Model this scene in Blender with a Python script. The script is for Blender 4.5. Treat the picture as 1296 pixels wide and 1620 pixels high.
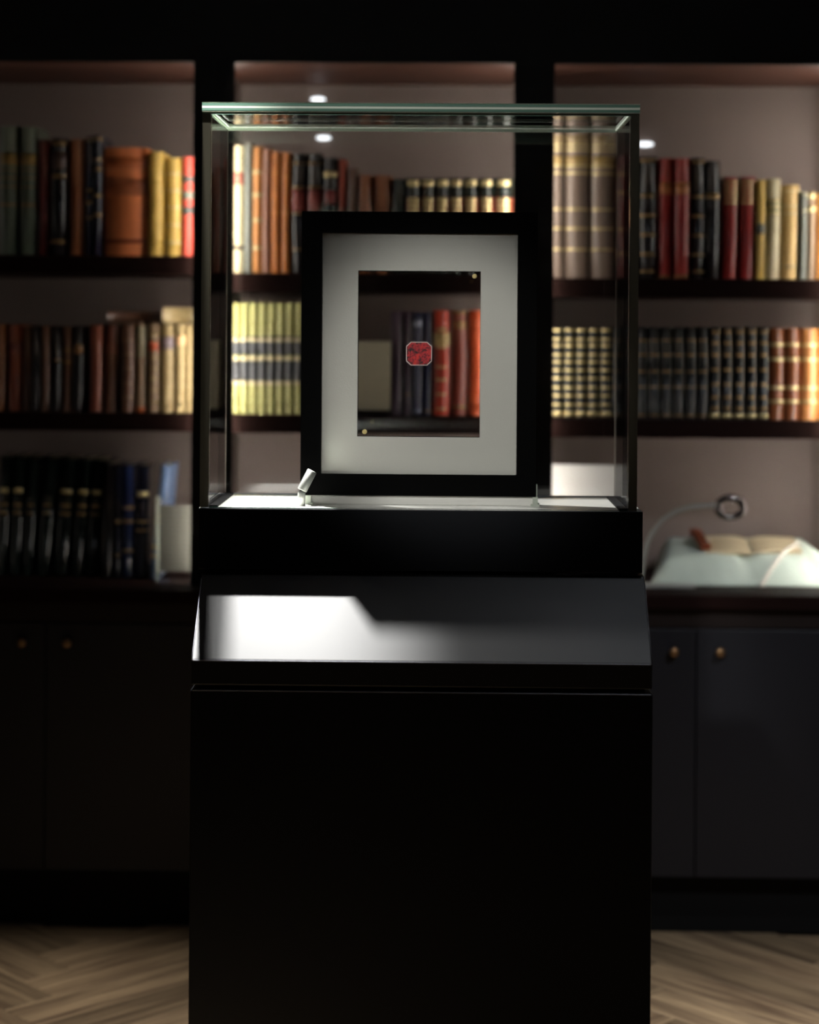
import bpy, bmesh, math, random
from mathutils import Matrix, Vector

random.seed(7)
for o in list(bpy.data.objects):
    bpy.data.objects.remove(o)
SC = bpy.context.scene
COL = SC.collection
PI = math.pi
R = math.radians

# ------------------------------------------------------------------ camera
EYE = 1.52
FPX = 3000.0
PX, PY = 648.0, 522.0
ROLL, YAW = R(0.4), R(1.0)
cam_d = bpy.data.cameras.new('camera')
cam = bpy.data.objects.new('camera', cam_d)
COL.objects.link(cam)
cam.location = (0, 0, EYE)
cam.rotation_euler = (PI / 2, -ROLL, YAW)
cam_d.sensor_width = 70.0
cam_d.lens = FPX / 1620.0 * 70.0
cam_d.shift_y = -(810.0 - PY) / 1620.0
cam_d.clip_start = 0.05
cam_d.dof.use_dof = True
cam_d.dof.focus_distance = 3.40
cam_d.dof.aperture_fstop = 3.6
SC.camera = cam
CAMM = Matrix.Rotation(YAW, 3, 'Z') @ Matrix.Rotation(-ROLL, 3, 'Y') @ Matrix.Rotation(PI / 2, 3, 'X')


def P(px, py, Y):
    """world point on the plane y = Y seen at a photograph pixel"""
    d = CAMM @ Vector(((px - PX) / FPX, -(py - PY) / FPX, -1.0))
    t = Y / d.y
    return Vector((d.x * t, Y, EYE + d.z * t))


# ------------------------------------------------------------------ world and lamps
SC.view_settings.view_transform = 'Standard'
SC.view_settings.look = 'None'
SC.view_settings.exposure = 0.0
SC.view_settings.gamma = 1.0
SC.view_settings.use_curve_mapping = False
w = bpy.data.worlds.new('world')
SC.world = w
w.use_nodes = True
w.node_tree.nodes['Background'].inputs[0].default_value = (0.8, 0.85, 1, 1)
w.node_tree.nodes['Background'].inputs[1].default_value = 0.004
SC.cycles.transparent_max_bounces = 32
SC.cycles.max_bounces = 10
SC.cycles.caustics_reflective = False
SC.cycles.caustics_refractive = False


def spot(name, loc, target, power, cone, blend=0.5, radius=0.02, color=(1, 1, 1)):
    d = bpy.data.lights.new(name, 'SPOT')
    d.energy = power
    d.spot_size = R(cone)
    d.spot_blend = blend
    d.shadow_soft_size = radius
    d.color = color
    o = bpy.data.objects.new(name, d)
    COL.objects.link(o)
    o.location = loc
    o.rotation_euler = (Vector(target) - Vector(loc)).to_track_quat('-Z', 'Y').to_euler()
    return o


CEIL = 2.75
spot('case_spotlight', (-0.45, 3.63, CEIL), (-0.36, 3.33, 1.1), 1700, 25, 0.9, 0.02, (1.0, 0.99, 0.96))
spot('case_spotlight_halo', (-0.45, 3.63, CEIL), (0.05, 3.36, 1.3), 200, 78, 1.0, 0.02, (1.0, 0.99, 0.96))
spot('floor_downlight_left', (-1.05, 3.3, CEIL), (-0.92, 3.82, 0), 240, 38, 0.9, 0.05, (1.0, 0.92, 0.82))
spot('floor_downlight_right', (1.10, 3.1, CEIL), (0.98, 3.70, 0), 260, 40, 0.9, 0.05, (1.0, 0.93, 0.84))
spot('cabinet_fill', (1.5, 2.4, CEIL), (1.2, 4.75, 0.55), 110, 46, 1.0, 0.08, (0.9, 0.93, 1.0))  # unseen fill lamp added to brighten the right base cabinet
spot('mat_fill', (-0.7, 1.0, CEIL), (0.02, 3.40, 1.41), 200, 12.5, 0.7, 0.06, (1.0, 0.98, 0.94))  # unseen narrow fill added in front to lift the mat board
amb = bpy.data.lights.new('ambient_fill', 'POINT')  # unseen point lamp added under the ceiling as ambient fill
amb.energy = 3.5
amb.color = (0.86, 0.92, 1.0)
amb.shadow_soft_size = 0.08
ambo = bpy.data.objects.new('ambient_fill', amb)
COL.objects.link(ambo)
ambo.location = (0.6, 2.75, 2.70)
LED_POWER = 40.0

# ------------------------------------------------------------------ materials
MATS = {}


def lin(c):
    return tuple((x / 255.0 / 12.92) if x / 255.0 <= 0.04045 else ((x / 255.0 + 0.055) / 1.055) ** 2.4 for x in c)


def new_mat(name):
    m = bpy.data.materials.new(name)
    m.use_nodes = True
    nt = m.node_tree
    return m, nt, nt.nodes['Principled BSDF'], nt.nodes['Material Output']


def mat(name, rgb, rough=0.5, metal=0.0, mottle=0.0, scale=30.0, stretch=(1, 1, 1), bump=0.0, spec=0.5, coat=0.0):
    if name in MATS:
        return MATS[name]
    m, nt, b, out = new_mat(name)
    c = lin(rgb)
    b.inputs['Roughness'].default_value = rough
    b.inputs['Metallic'].default_value = metal
    b.inputs['Specular IOR Level'].default_value = spec
    b.inputs['Coat Weight'].default_value = coat
    b.inputs['Base Color'].default_value = (*c, 1)
    if mottle or bump:
        tc = nt.nodes.new('ShaderNodeTexCoord')
        mp = nt.nodes.new('ShaderNodeMapping')
        mp.inputs['Scale'].default_value = stretch
        nz = nt.nodes.new('ShaderNodeTexNoise')
        nz.inputs['Scale'].default_value = scale
        nz.inputs['Detail'].default_value = 5
        nt.links.new(tc.outputs['Object'], mp.inputs[0])
        nt.links.new(mp.outputs[0], nz.inputs['Vector'])
        if mottle:
            mx = nt.nodes.new('ShaderNodeMix')
            mx.data_type = 'RGBA'
            mx.inputs[6].default_value = (*[x * (1 - mottle) for x in c], 1)
            mx.inputs[7].default_value = (*[min(1, x * (1 + mottle)) for x in c], 1)
            nt.links.new(nz.outputs[0], mx.inputs[0])
            nt.links.new(mx.outputs[2], b.inputs['Base Color'])
        if bump:
            bp = nt.nodes.new('ShaderNodeBump')
            bp.inputs['Strength'].default_value = bump
            bp.inputs['Distance'].default_value = 0.002
            nt.links.new(nz.outputs[0], bp.inputs['Height'])
            nt.links.new(bp.outputs[0], b.inputs['Normal'])
    MATS[name] = m
    return m


def glass_mat(name, tint=(1, 1, 1), f0=0.035):
    m, nt, b, out = new_mat(name)
    nt.nodes.remove(b)
    tr = nt.nodes.new('ShaderNodeBsdfTransparent')
    tr.inputs[0].default_value = (*tint, 1)
    gl = nt.nodes.new('ShaderNodeBsdfGlossy')
    gl.inputs['Roughness'].default_value = 0.0
    lw = nt.nodes.new('ShaderNodeLayerWeight')
    lw.inputs[0].default_value = 0.5
    pw = nt.nodes.new('ShaderNodeMath')
    pw.operation = 'POWER'
    pw.inputs[1].default_value = 5
    ma = nt.nodes.new('ShaderNodeMath')
    ma.operation = 'MULTIPLY_ADD'
    ma.inputs[1].default_value = 1 - f0
    ma.inputs[2].default_value = f0
    mx = nt.nodes.new('ShaderNodeMixShader')
    nt.links.new(lw.outputs['Facing'], pw.inputs[0])
    nt.links.new(pw.outputs[0], ma.inputs[0])
    nt.links.new(ma.outputs[0], mx.inputs[0])
    nt.links.new(tr.outputs[0], mx.inputs[1])
    nt.links.new(gl.outputs[0], mx.inputs[2])
    nt.links.new(mx.outputs[0], out.inputs[0])
    MATS[name] = m
    return m


def edge_mat(name, rgb, trans=0.5, rough=0.15):
    """polished glass edge: light that runs inside the sheet leaves through it"""
    m, nt, b, out = new_mat(name)
    c = lin(rgb)
    b.inputs['Base Color'].default_value = (*c, 1)
    b.inputs['Roughness'].default_value = rough
    tl = nt.nodes.new('ShaderNodeBsdfTranslucent')
    tl.inputs[0].default_value = (*c, 1)
    mx = nt.nodes.new('ShaderNodeMixShader')
    mx.inputs[0].default_value = trans
    nt.links.new(b.outputs[0], mx.inputs[1])
    nt.links.new(tl.outputs[0], mx.inputs[2])
    nt.links.new(mx.outputs[0], out.inputs[0])
    MATS[name] = m
    return m


def emit_mat(name, rgb, strength):
    m, nt, b, out = new_mat(name)
    b.inputs['Base Color'].default_value = (0.8, 0.8, 0.8, 1)
    b.inputs['Emission Color'].default_value = (*rgb, 1)
    b.inputs['Emission Strength'].default_value = strength
    MATS[name] = m
    return m


GLASS = glass_mat('clear_glass')
PANE = glass_mat('cabinet_glass', (1, 1, 1), 0.02)
EDGE = edge_mat('green_glass_edge', (92, 122, 108), 0.25, 0.1)
EDGE2 = edge_mat('dark_glass_edge', (92, 88, 75), 0.05, 0.25)
SEAL = edge_mat('clear_seal', (205, 214, 200), 0.25, 0.3)
GLUE = edge_mat('glue_line', (150, 142, 130), 0.05, 0.3)
GLINT = mat('edge_glint', (150, 150, 158), 0.35, 0.5, mottle=0.2, scale=40)  # pale metal colour that paints the highlight on pedestal edges
BLACK = mat('black_satin', (9, 10, 14), 0.42, mottle=0.15, scale=200, spec=0.9)
BLACKB = mat('black_satin_body', (11, 14, 20), 0.5, mottle=0.15, scale=200, spec=0.28)
BLACKM = mat('black_matt', (9, 9, 10), 0.75, mottle=0.2, scale=60, spec=0.25)
CABP = mat('charcoal_paint', (24, 25, 32), 0.5, mottle=0.1, scale=80, spec=0.4)
ESP = mat('espresso_wood', (27, 17, 15), 0.5, mottle=0.35, scale=12, stretch=(1, 1, 14), spec=0.35)
ESPH = mat('espresso_board', (34, 21, 19), 0.55, mottle=0.35, scale=12, stretch=(1, 14, 14), spec=0.03)
BACKP = mat('mauve_brown_back', (128, 114, 108), 0.6, mottle=0.12, scale=5, spec=0.3)
SOFF = mat('reddish_brown_soffit', (88, 57, 47), 0.55, mottle=0.15, scale=5, spec=0.3)
DECK = mat('white_lacquer', (222, 222, 216), 0.22, mottle=0.02, scale=50)
FRAMEB = mat('frame_black', (3, 3, 3), 0.75, mottle=0.2, scale=90, spec=0.05)
MATB = mat('mat_board', (190, 190, 182), 0.85, mottle=0.04, scale=400, bump=0.1, spec=0.2)
GILT = mat('gilt', (226, 206, 150), 0.33, 0.5, mottle=0.25, scale=160)
GILTD = mat('gilt_dull', (158, 128, 84), 0.42, 0.5, mottle=0.3, scale=160)
BRASS = mat('aged_brass', (170, 135, 98), 0.35, 0.9, mottle=0.2, scale=90)
STEEL = mat('brushed_aluminium', (150, 152, 147), 0.45, 0.4, mottle=0.05, scale=200)
CHROME = mat('chrome', (200, 200, 200), 0.15, 1.0, mottle=0.05, scale=100)
PAPER = mat('page_paper', (205, 190, 155), 0.8, mottle=0.12, scale=40, stretch=(20, 1, 1))
WHITEC = mat('white_fabric', (200, 214, 204), 0.9, mottle=0.06, scale=60, bump=0.25, spec=0.15)
PAGE = mat('cream_page', (206, 190, 156), 0.75, mottle=0.06, scale=30)
TAN = mat('tan_leather', (124, 56, 28), 0.5, mottle=0.25, scale=40)
RIBBON = mat('white_ribbon', (215, 212, 202), 0.6, mottle=0.04, scale=80)
WALLM = mat('dark_wall_paint', (34, 32, 33), 0.8, mottle=0.06, scale=4)
CEILM = mat('ceiling_paint', (150, 148, 150), 0.9, mottle=0.04, scale=4)
SILV = mat('silver_stamp', (150, 155, 175), 0.35, 0.6, mottle=0.2, scale=60)
PIN = mat('brass_pin', (225, 205, 140), 0.35, 0.4, mottle=0.05, scale=60)


def card_mat(name, lo, hi):
    m, nt, b, out = new_mat(name)
    tc = nt.nodes.new('ShaderNodeTexCoord')
    wv = nt.nodes.new('ShaderNodeTexWave')
    wv.bands_direction = 'Z'
    wv.inputs['Scale'].default_value = 26
    wv.inputs['Distortion'].default_value = 1.5
    wv.inputs['Detail Scale'].default_value = 4
    mx = nt.nodes.new('ShaderNodeMix')
    mx.data_type = 'RGBA'
    mx.inputs[6].default_value = (*lin(lo), 1)
    mx.inputs[7].default_value = (*lin(hi), 1)
    nt.links.new(tc.outputs['Object'], wv.inputs['Vector'])
    nt.links.new(wv.outputs['Color'], mx.inputs[0])
    nt.links.new(mx.outputs[2], b.inputs['Base Color'])
    b.inputs['Roughness'].default_value = 0.6
    return m


CARDW = card_mat('white_card', (240, 239, 234), (250, 249, 246))
CARDG = card_mat('grey_card', (80, 79, 71), (96, 95, 88))


def plank_mat():
    m, nt, b, out = new_mat('oak_plank')
    tc = nt.nodes.new('ShaderNodeTexCoord')
    oi = nt.nodes.new('ShaderNodeObjectInfo')
    ml = nt.nodes.new('ShaderNodeMath')
    ml.operation = 'MULTIPLY'
    ml.inputs[1].default_value = 37.0
    add = nt.nodes.new('ShaderNodeVectorMath')
    add.operation = 'ADD'
    mp = nt.nodes.new('ShaderNodeMapping')
    mp.inputs['Scale'].default_value = (1.2, 22, 22)
    nz = nt.nodes.new('ShaderNodeTexNoise')
    nz.inputs['Scale'].default_value = 2.2
    nz.inputs['Detail'].default_value = 8
    nz.inputs['Roughness'].default_value = 0.62
    cr = nt.nodes.new('ShaderNodeValToRGB')
    cr.color_ramp.elements[0].position = 0.3
    cr.color_ramp.elements[0].color = (*lin((72, 55, 44)), 1)
    cr.color_ramp.elements[1].position = 0.72
    cr.color_ramp.elements[1].color = (*lin((168, 146, 116)), 1)
    hv = nt.nodes.new('ShaderNodeHueSaturation')
    mr = nt.nodes.new('ShaderNodeMapRange')
    mr.inputs[3].default_value = 0.55
    mr.inputs[4].default_value = 1.2
    nt.links.new(oi.outputs['Random'], ml.inputs[0])
    nt.links.new(tc.outputs['Object'], add.inputs[0])
    nt.links.new(ml.outputs[0], add.inputs[1])
    nt.links.new(add.outputs[0], mp.inputs[0])
    nt.links.new(mp.outputs[0], nz.inputs['Vector'])
    nt.links.new(nz.outputs[0], cr.inputs[0])
    nt.links.new(cr.outputs[0], hv.inputs['Color'])
    nt.links.new(oi.outputs['Random'], mr.inputs[0])
    nt.links.new(mr.outputs[0], hv.inputs['Value'])
    nt.links.new(hv.outputs[0], b.inputs['Base Color'])
    b.inputs['Roughness'].default_value = 0.45
    bp = nt.nodes.new('ShaderNodeBump')
    bp.inputs['Strength'].default_value = 0.15
    bp.inputs['Distance'].default_value = 0.001
    nt.links.new(nz.outputs[0], bp.inputs['Height'])
    nt.links.new(bp.outputs[0], b.inputs['Normal'])
    return m


PLANK = plank_mat()


def stamp_mat():
    """blurred dark ink print on magenta-red paper"""
    m, nt, b, out = new_mat('red_print')
    tc = nt.nodes.new('ShaderNodeTexCoord')
    nz = nt.nodes.new('ShaderNodeTexNoise')
    nz.inputs['Scale'].default_value = 210
    nz.inputs['Detail'].default_value = 6
    n2 = nt.nodes.new('ShaderNodeTexNoise')
    n2.inputs['Scale'].default_value = 70
    n2.inputs['Detail'].default_value = 2
    ad = nt.nodes.new('ShaderNodeMath')
    ad.operation = 'MULTIPLY'
    cr = nt.nodes.new('ShaderNodeValToRGB')
    e = cr.color_ramp.elements
    e[0].position = 0.17
    e[0].color = (*lin((34, 10, 12)), 1)
    e[1].position = 0.42
    e[1].color = (*lin((212, 52, 36)), 1)
    x = e.new(0.28)
    x.color = (*lin((168, 34, 42)), 1)
    nt.links.new(tc.outputs['Object'], nz.inputs['Vector'])
    nt.links.new(tc.outputs['Object'], n2.inputs['Vector'])
    nt.links.new(nz.outputs[0], ad.inputs[0])
    nt.links.new(n2.outputs[0], ad.inputs[1])
    nt.links.new(ad.outputs[0], cr.inputs[0])
    nt.links.new(cr.outputs[0], b.inputs['Base Color'])
    b.inputs['Roughness'].default_value = 0.7
    return m


STAMPM = stamp_mat()

# ------------------------------------------------------------------ builders


def mesh_obj(name, verts, faces, m, parent=None, loc=(0, 0, 0), smooth=False, mats=None, fm=None):
    me = bpy.data.meshes.new(name)
    me.from_pydata([tuple(v) for v in verts], [], faces)
    for q in (mats or [m]):
        me.materials.append(q)
    if fm:
        for p, k in zip(me.polygons, fm):
            p.material_index = k
    if smooth:
        for p in me.polygons:
            p.use_smooth = True
    me.update()
    o = bpy.data.objects.new(name, me)
    COL.objects.link(o)
    o.location = loc
    if parent:
        o.parent = parent
    return o


def bm_obj(name, bm, m, parent=None, loc=(0, 0, 0), smooth=False, mats=None):
    bmesh.ops.recalc_face_normals(bm, faces=bm.faces)
    me = bpy.data.meshes.new(name)
    bm.to_mesh(me)
    bm.free()
    for q in (mats or [m]):
        me.materials.append(q)
    if smooth:
        for p in me.polygons:
            p.use_smooth = True
    o = bpy.data.objects.new(name, me)
    COL.objects.link(o)
    o.location = loc
    if parent:
        o.parent = parent
    return o


def add_box(bm, x0, x1, y0, y1, z0, z1):
    vs = [bm.verts.new((x, y, z)) for z in (z0, z1) for y in (y0, y1) for x in (x0, x1)]
    for f in ((0, 2, 3, 1), (4, 5, 7, 6), (0, 1, 5, 4), (2, 6, 7, 3), (0, 4, 6, 2), (1, 3, 7, 5)):
        bm.faces.new([vs[i] for i in f])


def box(name, x0, x1, y0, y1, z0, z1, m, parent=None, bev=0.0, seg=2):
    """a box in world coordinates; its origin sits at its own centre"""
    c = Vector(((x0 + x1) / 2, (y0 + y1) / 2, (z0 + z1) / 2))
    bm = bmesh.new()
    add_box(bm, x0 - c.x, x1 - c.x, y0 - c.y, y1 - c.y, z0 - c.z, z1 - c.z)
    if bev:
        bmesh.ops.bevel(bm, geom=list(bm.edges), offset=bev, segments=seg, profile=0.5, affect='EDGES')
    base = parent.matrix_basis.translation if parent else Vector((0, 0, 0))
    par = parent
    off = Vector((0, 0, 0))
    while par:
        off += par.location
        par = par.parent
    return bm_obj(name, bm, m, parent, c - off)


def poly_prism(name, pts, axis, a0, a1, m, parent=None, bev=0.0, smooth=False):
    """prism of a closed outline; axis 'x' sweeps (y,z) outlines, 'y' sweeps (x,z), 'z' sweeps (x,y)"""
    bm = bmesh.new()
    def mk(p, a):
        return {'x': (a, p[0], p[1]), 'y': (p[0], a, p[1]), 'z': (p[0], p[1], a)}[axis]
    A = [bm.verts.new(mk(p, a0)) for p in pts]
    B = [bm.verts.new(mk(p, a1)) for p in pts]
    n = len(pts)
    bm.faces.new(A)
    bm.faces.new(B)
    for i in range(n):
        bm.faces.new((A[i], A[(i + 1) % n], B[(i + 1) % n], B[i]))
    bmesh.ops.recalc_face_normals(bm, faces=bm.faces)
    if bev:
        bmesh.ops.bevel(bm, geom=list(bm.edges), offset=bev, segments=2, profile=0.5, affect='EDGES')
    off = Vector((0, 0, 0))
    par = parent
    while par:
        off += par.location
        par = par.parent
    for v in bm.verts:
        v.co -= off
    return bm_obj(name, bm, m, parent, (0, 0, 0), smooth)


def lathe(name, prof, m, parent=None, loc=(0, 0, 0), seg=24, rot=None):
    """(radius, height) profile turned about local Z"""
    vs, fs = [], []
    for r, h in prof:
        for k in range(seg):
            a = 2 * PI * k / seg
            vs.append((r * math.cos(a), r * math.sin(a), h))
    for i in range(len(prof) - 1):
        for k in range(seg):
            a, b = i * seg + k, i * seg + (k + 1) % seg
            fs.append((a, b, b + seg, a + seg))
    fs.append(tuple(range(seg))[::-1])
    fs.append(tuple((len(prof) - 1) * seg + k for k in range(seg)))
    o = mesh_obj(name, vs, fs, m, parent, loc)
    for p in o.data.polygons:
        p.use_smooth = len(p.vertices) == 4
    if rot:
        o.rotation_euler = rot
    return o


def tube(name, pts, rad, m, parent=None, seg=10, flat=1.0):
    off = Vector((0, 0, 0))
    par = parent
    while par:
        off += par.location
        par = par.parent
    pts = [Vector(p) - off for p in pts]
    # smooth the polyline (Catmull-Rom)
    sm = []
    for i in range(len(pts) - 1):
        p0, p1, p2, p3 = pts[max(0, i - 1)], pts[i], pts[i + 1], pts[min(len(pts) - 1, i + 2)]
        for k in range(6):
            t = k / 6
            sm.append(0.5 * ((2 * p1) + (p2 - p0) * t + (2 * p0 - 5 * p1 + 4 * p2 - p3) * t * t + (3 * p1 - p0 - 3 * p2 + p3) * t ** 3))
    sm.append(pts[-1])
    vs, fs = [], []
    n = len(sm)
    for i, p in enumerate(sm):
        t = (sm[min(n - 1, i + 1)] - sm[max(0, i - 1)]).normalized()
        u = t.cross(Vector((0, 1, 0)))
        if u.length < 1e-3:
            u = Vector((1, 0, 0))
        u.normalize()
        v = t.cross(u).normalized()
        for k in range(seg):
            a = 2 * PI * k / seg
            vs.append(p + u * rad * math.cos(a) + v * rad * flat * math.sin(a))
    for i in range(n - 1):
        for k in range(seg):
            a, b = i * seg + k, i * seg + (k + 1) % seg
            fs.append((a, b, b + seg, a + seg))
    fs.append(tuple(range(seg))[::-1])
    fs.append(tuple((n - 1) * seg + k for k in range(seg)))
    o = mesh_obj(name, vs, fs, m, parent)
    for p in o.data.polygons:
        p.use_smooth = len(p.vertices) == 4
    return o


def tag(o, label, cat, group=None):
    o['label'] = label
    o['category'] = cat
    if group:
        o['group'] = group
    return o


def thing(name, label, cat, loc, group=None):
    o = bpy.data.objects.new(name, None)
    o.empty_display_size = 0.05
    COL.objects.link(o)
    o.location = loc
    return tag(o, label, cat, group)


def struct(o):
    o['kind'] = 'structure'
    return o


# ------------------------------------------------------------------ planes of the scene
YF = 3.333          # front glass of the case
YLIP = 3.205        # front of the reading ledge and of the pedestal body
YB = 4.84           # front of the bookcase stiles
YSH = 4.885         # front of the shelves
YSP = 4.905         # spines of the books
YBK = 5.29          # back panels
YC = 4.765          # doors of the base cabinets
WT = 0.862          # worktop height

# ------------------------------------------------------------------ room shell
floor = struct(box('floor', -2.6, 2.6, -2.6, 5.4, -0.12, -0.008, PLANK))
struct(box('wall_back', -2.6, 2.6, 5.33, 5.43, -0.008, 2.85, WALLM))
struct(box('wall_left', -2.7, -2.6, -2.6, 5.43, -0.008, 2.85, WALLM))
struct(box('wall_right', 2.6, 2.7, -2.6, 5.43, -0.008, 2.85, WALLM))
struct(box('wall_front', -2.6, 2.6, -2.7, -2.6, -0.008, 2.85, WALLM))
struct(box('ceiling', -2.7, 2.7, -2.7, 5.43, 2.85, 2.95, CEILM))
ZTOP = P(648, 99, YB).z
struct(box('trim_1', -2.6, 2.6, YB, YB + 0.017, ZTOP, 2.85, BLACKM))

# herringbone planks where the photograph can see the floor
PL, PW = 0.66, 0.132
pm = None
nplank = 0
cx0, cy0 = 0.06, 4.30
s2 = math.sqrt(0.5)
bm = bmesh.new()
add_box(bm, -PL / 2 + 0.0006, PL / 2 - 0.0006, -PW / 2 + 0.0006, PW / 2 - 0.0006, -0.008, 0.0)
bmesh.ops.bevel(bm, geom=[e for e in bm.edges if all(v.co.z > -0.001 for v in e.verts)], offset=0.0012, segments=1, affect='EDGES')
plank_me = bpy.data.meshes.new('plank')
bm.to_mesh(plank_me)
bm.free()
plank_me.materials.append(PLANK)
for i in range(-26, 27):
    for j in range(-8, 9):
        for k in range(2):
            # herringbone lattice in plank units, then turned by 45 degrees
            n_ = PL / PW
            a = i * PW + j * PL
            b = i * PW - j * PL
            if k == 0:
                u, v, rot = a + PL / 2, b + PW / 2, 0.0
            else:
                u, v, rot = a + PL + PW / 2 - PW, b + PW + PL / 2, PI / 2
                u = a + PW / 2 - PW + PW
                u, v = a + PW / 2, b + PW + PL / 2
            x = (u - v) * s2 + cx0
            y = (u + v) * s2 + cy0
            if not (abs(x) < 2.1 and 2.75 < y < 4.9):
                continue
            o = bpy.data.objects.new('plank', plank_me)
            COL.objects.link(o)
            o.parent = floor
            o.location = Vector((x, y, 0)) - floor.location
            o.rotation_euler = (0, 0, rot + PI / 4)
            nplank += 1

# ------------------------------------------------------------------ bookcases
XL = [P(-139, 420, YB).x, P(304.5, 420, YB).x]
XM = [P(369, 420, YB).x, P(812, 420, YB).x]
XR = [P(876, 420, YB).x, P(1319, 420, YB).x]
C01 = (XL[1] + XM[0]) / 2
C12 = (XM[1] + XR[0]) / 2
HALF = (XM[0] - XL[1]) / 2
LED = {}


def led_mat(s):
    k = round(s, 3)
    if k not in LED:
        LED[k] = emit_mat('light_strip_glow', (1.0, 0.95, 0.85), s)
    return LED[k]


def bookcase(x0, x1, shelf_px, label, ledl, ledr, wide=0.0):
    t = thing('bookcase', label, 'bookcase', ((x0 + x1) / 2, YB, WT))
    e0, e1 = x0 - HALF + 0.0005, x1 + HALF - 0.0005 + wide
    zt = ZTOP + 0.03
    box('back_panel', e0, e1, YBK, YBK + 0.02, WT, zt, BACKP, t)
    box('side_panel', e0, e0 + 0.020, YB + 0.018, YBK, WT, zt, BACKP, t)
    box('side_panel', e1 - 0.020, e1, YB + 0.018, YBK, WT, zt, BACKP, t)
    box('stile', e0, x0, YB, YB + 0.017, WT, ZTOP - 0.0005, BLACKM, t)
    box('stile', x1, e1, YB, YB + 0.017, WT, ZTOP - 0.0005, BLACKM, t)
    box('soffit', e0 + 0.020, e1 - 0.020, YB + 0.018, YBK, ZTOP, ZTOP + 0.028, SOFF, t)
    zs = []
    for (px, py) in shelf_px:
        z = P(px, py, YSH).z
        box('shelf', e0 + 0.020, e1 - 0.020, YSH, YBK, z - 0.048, z, ESPH, t, 0.001, 1)
        zs.append(z)
    box('glass_door', x0 + 0.002, x1 - 0.002, YB + 0.004, YB + 0.008, WT + 0.003, ZTOP - 0.003, PANE, t)
    for xx, s in ((x0 - 0.016, ledl), (x1 + 0.016, ledr)):
        box('light_strip', xx - 0.005, xx + 0.005, YB + 0.020, YB + 0.026, WT + 0.03, ZTOP - 0.06, led_mat(LED_POWER * s), t)
    # hidden short strips added in each compartment to brighten the back panel sides
    lev = [WT] + sorted(zs) + [ZTOP + 0.048]
    for i in range(len(lev) - 1):
        za, zb_ = lev[i] + 0.02, lev[i + 1] - 0.048 - 0.04
        for xx, sgn, s in ((x0, -1, ledl * (0.15 if wide else 1.0)), (x1, 1, ledr * (0.8 if wide else 1.0))):
            c = xx + sgn * 0.027
            box('light_strip', c - 0.003, c + 0.003, YB + 0.175, YB + 0.179, za, zb_, led_mat(LED_POWER * s * 0.95), t)
    return zs


ZL = bookcase(*XL, [(90, 404), (90, 652)], 'dark wooden bookcase bay at the left edge, full of old books', 0.06, 0.8)
ZM = bookcase(*XM, [(590, 433), (590, 657)], 'dark wooden bookcase bay behind the glass display case', 0.95, 1.0)
ZR = bookcase(*XR, [(1096, 441), (1096, 664)], 'dark wooden bookcase bay at the right edge, cushion below its shelves', 0.62, 1.35, 0.045)

# ------------------------------------------------------------------ base cabinets and worktop
worktop = box('worktop', XL[0] - HALF, XR[1] + HALF, YC - 0.02, YBK + 0.03, WT - 0.035, WT, ESPH, None, 0.003)
tag(worktop, 'long dark brown worktop running under all the bookcases', 'worktop')
ZD1, ZD0 = P(1110, 996, YC).z, P(1110, 1388, YC).z


def base_cabinet(seam_px, label, seen):
    s = P(seam_px, 1015, YC).x
    wd = (P(1102, 1015, YC).x - P(72, 1015, YC).x) / 4 - 0.001
    t = thing('base_cabinet', label, 'cabinet', (s, YC, 0))
    box('carcass', s - wd, s + wd, YC + 0.021, YBK, ZD0, WT - 0.036, BLACKM, t)
    box('top_rail', s - wd, s + wd, YC + 0.004, YC + 0.021, ZD1 + 0.004, WT - 0.036, ESP, t)
    box('toe_kick', s - wd, s + wd, YC + 0.05, YC + 0.068, 0, ZD0, BLACKM, t)
    for sg in (-1, 1):
        a, b = sorted((s + sg * 0.0015, s + sg * wd))
        d = box('door', a, b, YC, YC + 0.02, ZD0, ZD1, CABP, t, 0.0015)
        kx = s + sg * 0.0575
        kz = P(1102 if seam_px > 600 else 72, 1030 if seam_px > 600 else 1015, YC).z
        k = lathe('knob', [(0.004, 0), (0.004, 0.012), (0.0105, 0.014), (0.0125, 0.019), (0.0105, 0.025), (0.005, 0.0275)], BRASS,
                  d, Vector((kx, YC, kz)) - t.location - d.location, 16, (PI / 2, 0, 0))
    return t


base_cabinet(72, 'black two-door base cabinet under the left bookcase, with brass knobs', True)
base_cabinet(587, 'black base cabinet behind the pedestal', False)
base_cabinet(1102, 'charcoal two-door base cabinet under the right bookcase, with brass knobs', True)

# ------------------------------------------------------------------ books
PAGEB = PAPER


def leather(rgb, rough=0.42, mottle=0.22):
    n = 'leather_%d_%d_%d' % rgb
    return mat(n, rgb, rough * 0.85, mottle=mottle, scale=55, bump=0.08, spec=0.65)


def arc(wd, bulge, n=9, grow=0.0, part=1.0):
    """points across a rounded spine from the left hinge to the right hinge, nose at y=0"""
    h = wd / 2
    b = bulge
    rad = (h * h + b * b) / (2 * b)
    am = math.asin(min(1, h / rad)) * part
    return [((rad + grow) * math.sin(-am + 2 * am * i / (n - 1)), rad - (rad + grow) * math.cos(-am + 2 * am * i / (n - 1))) for i in range(n)]


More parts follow.
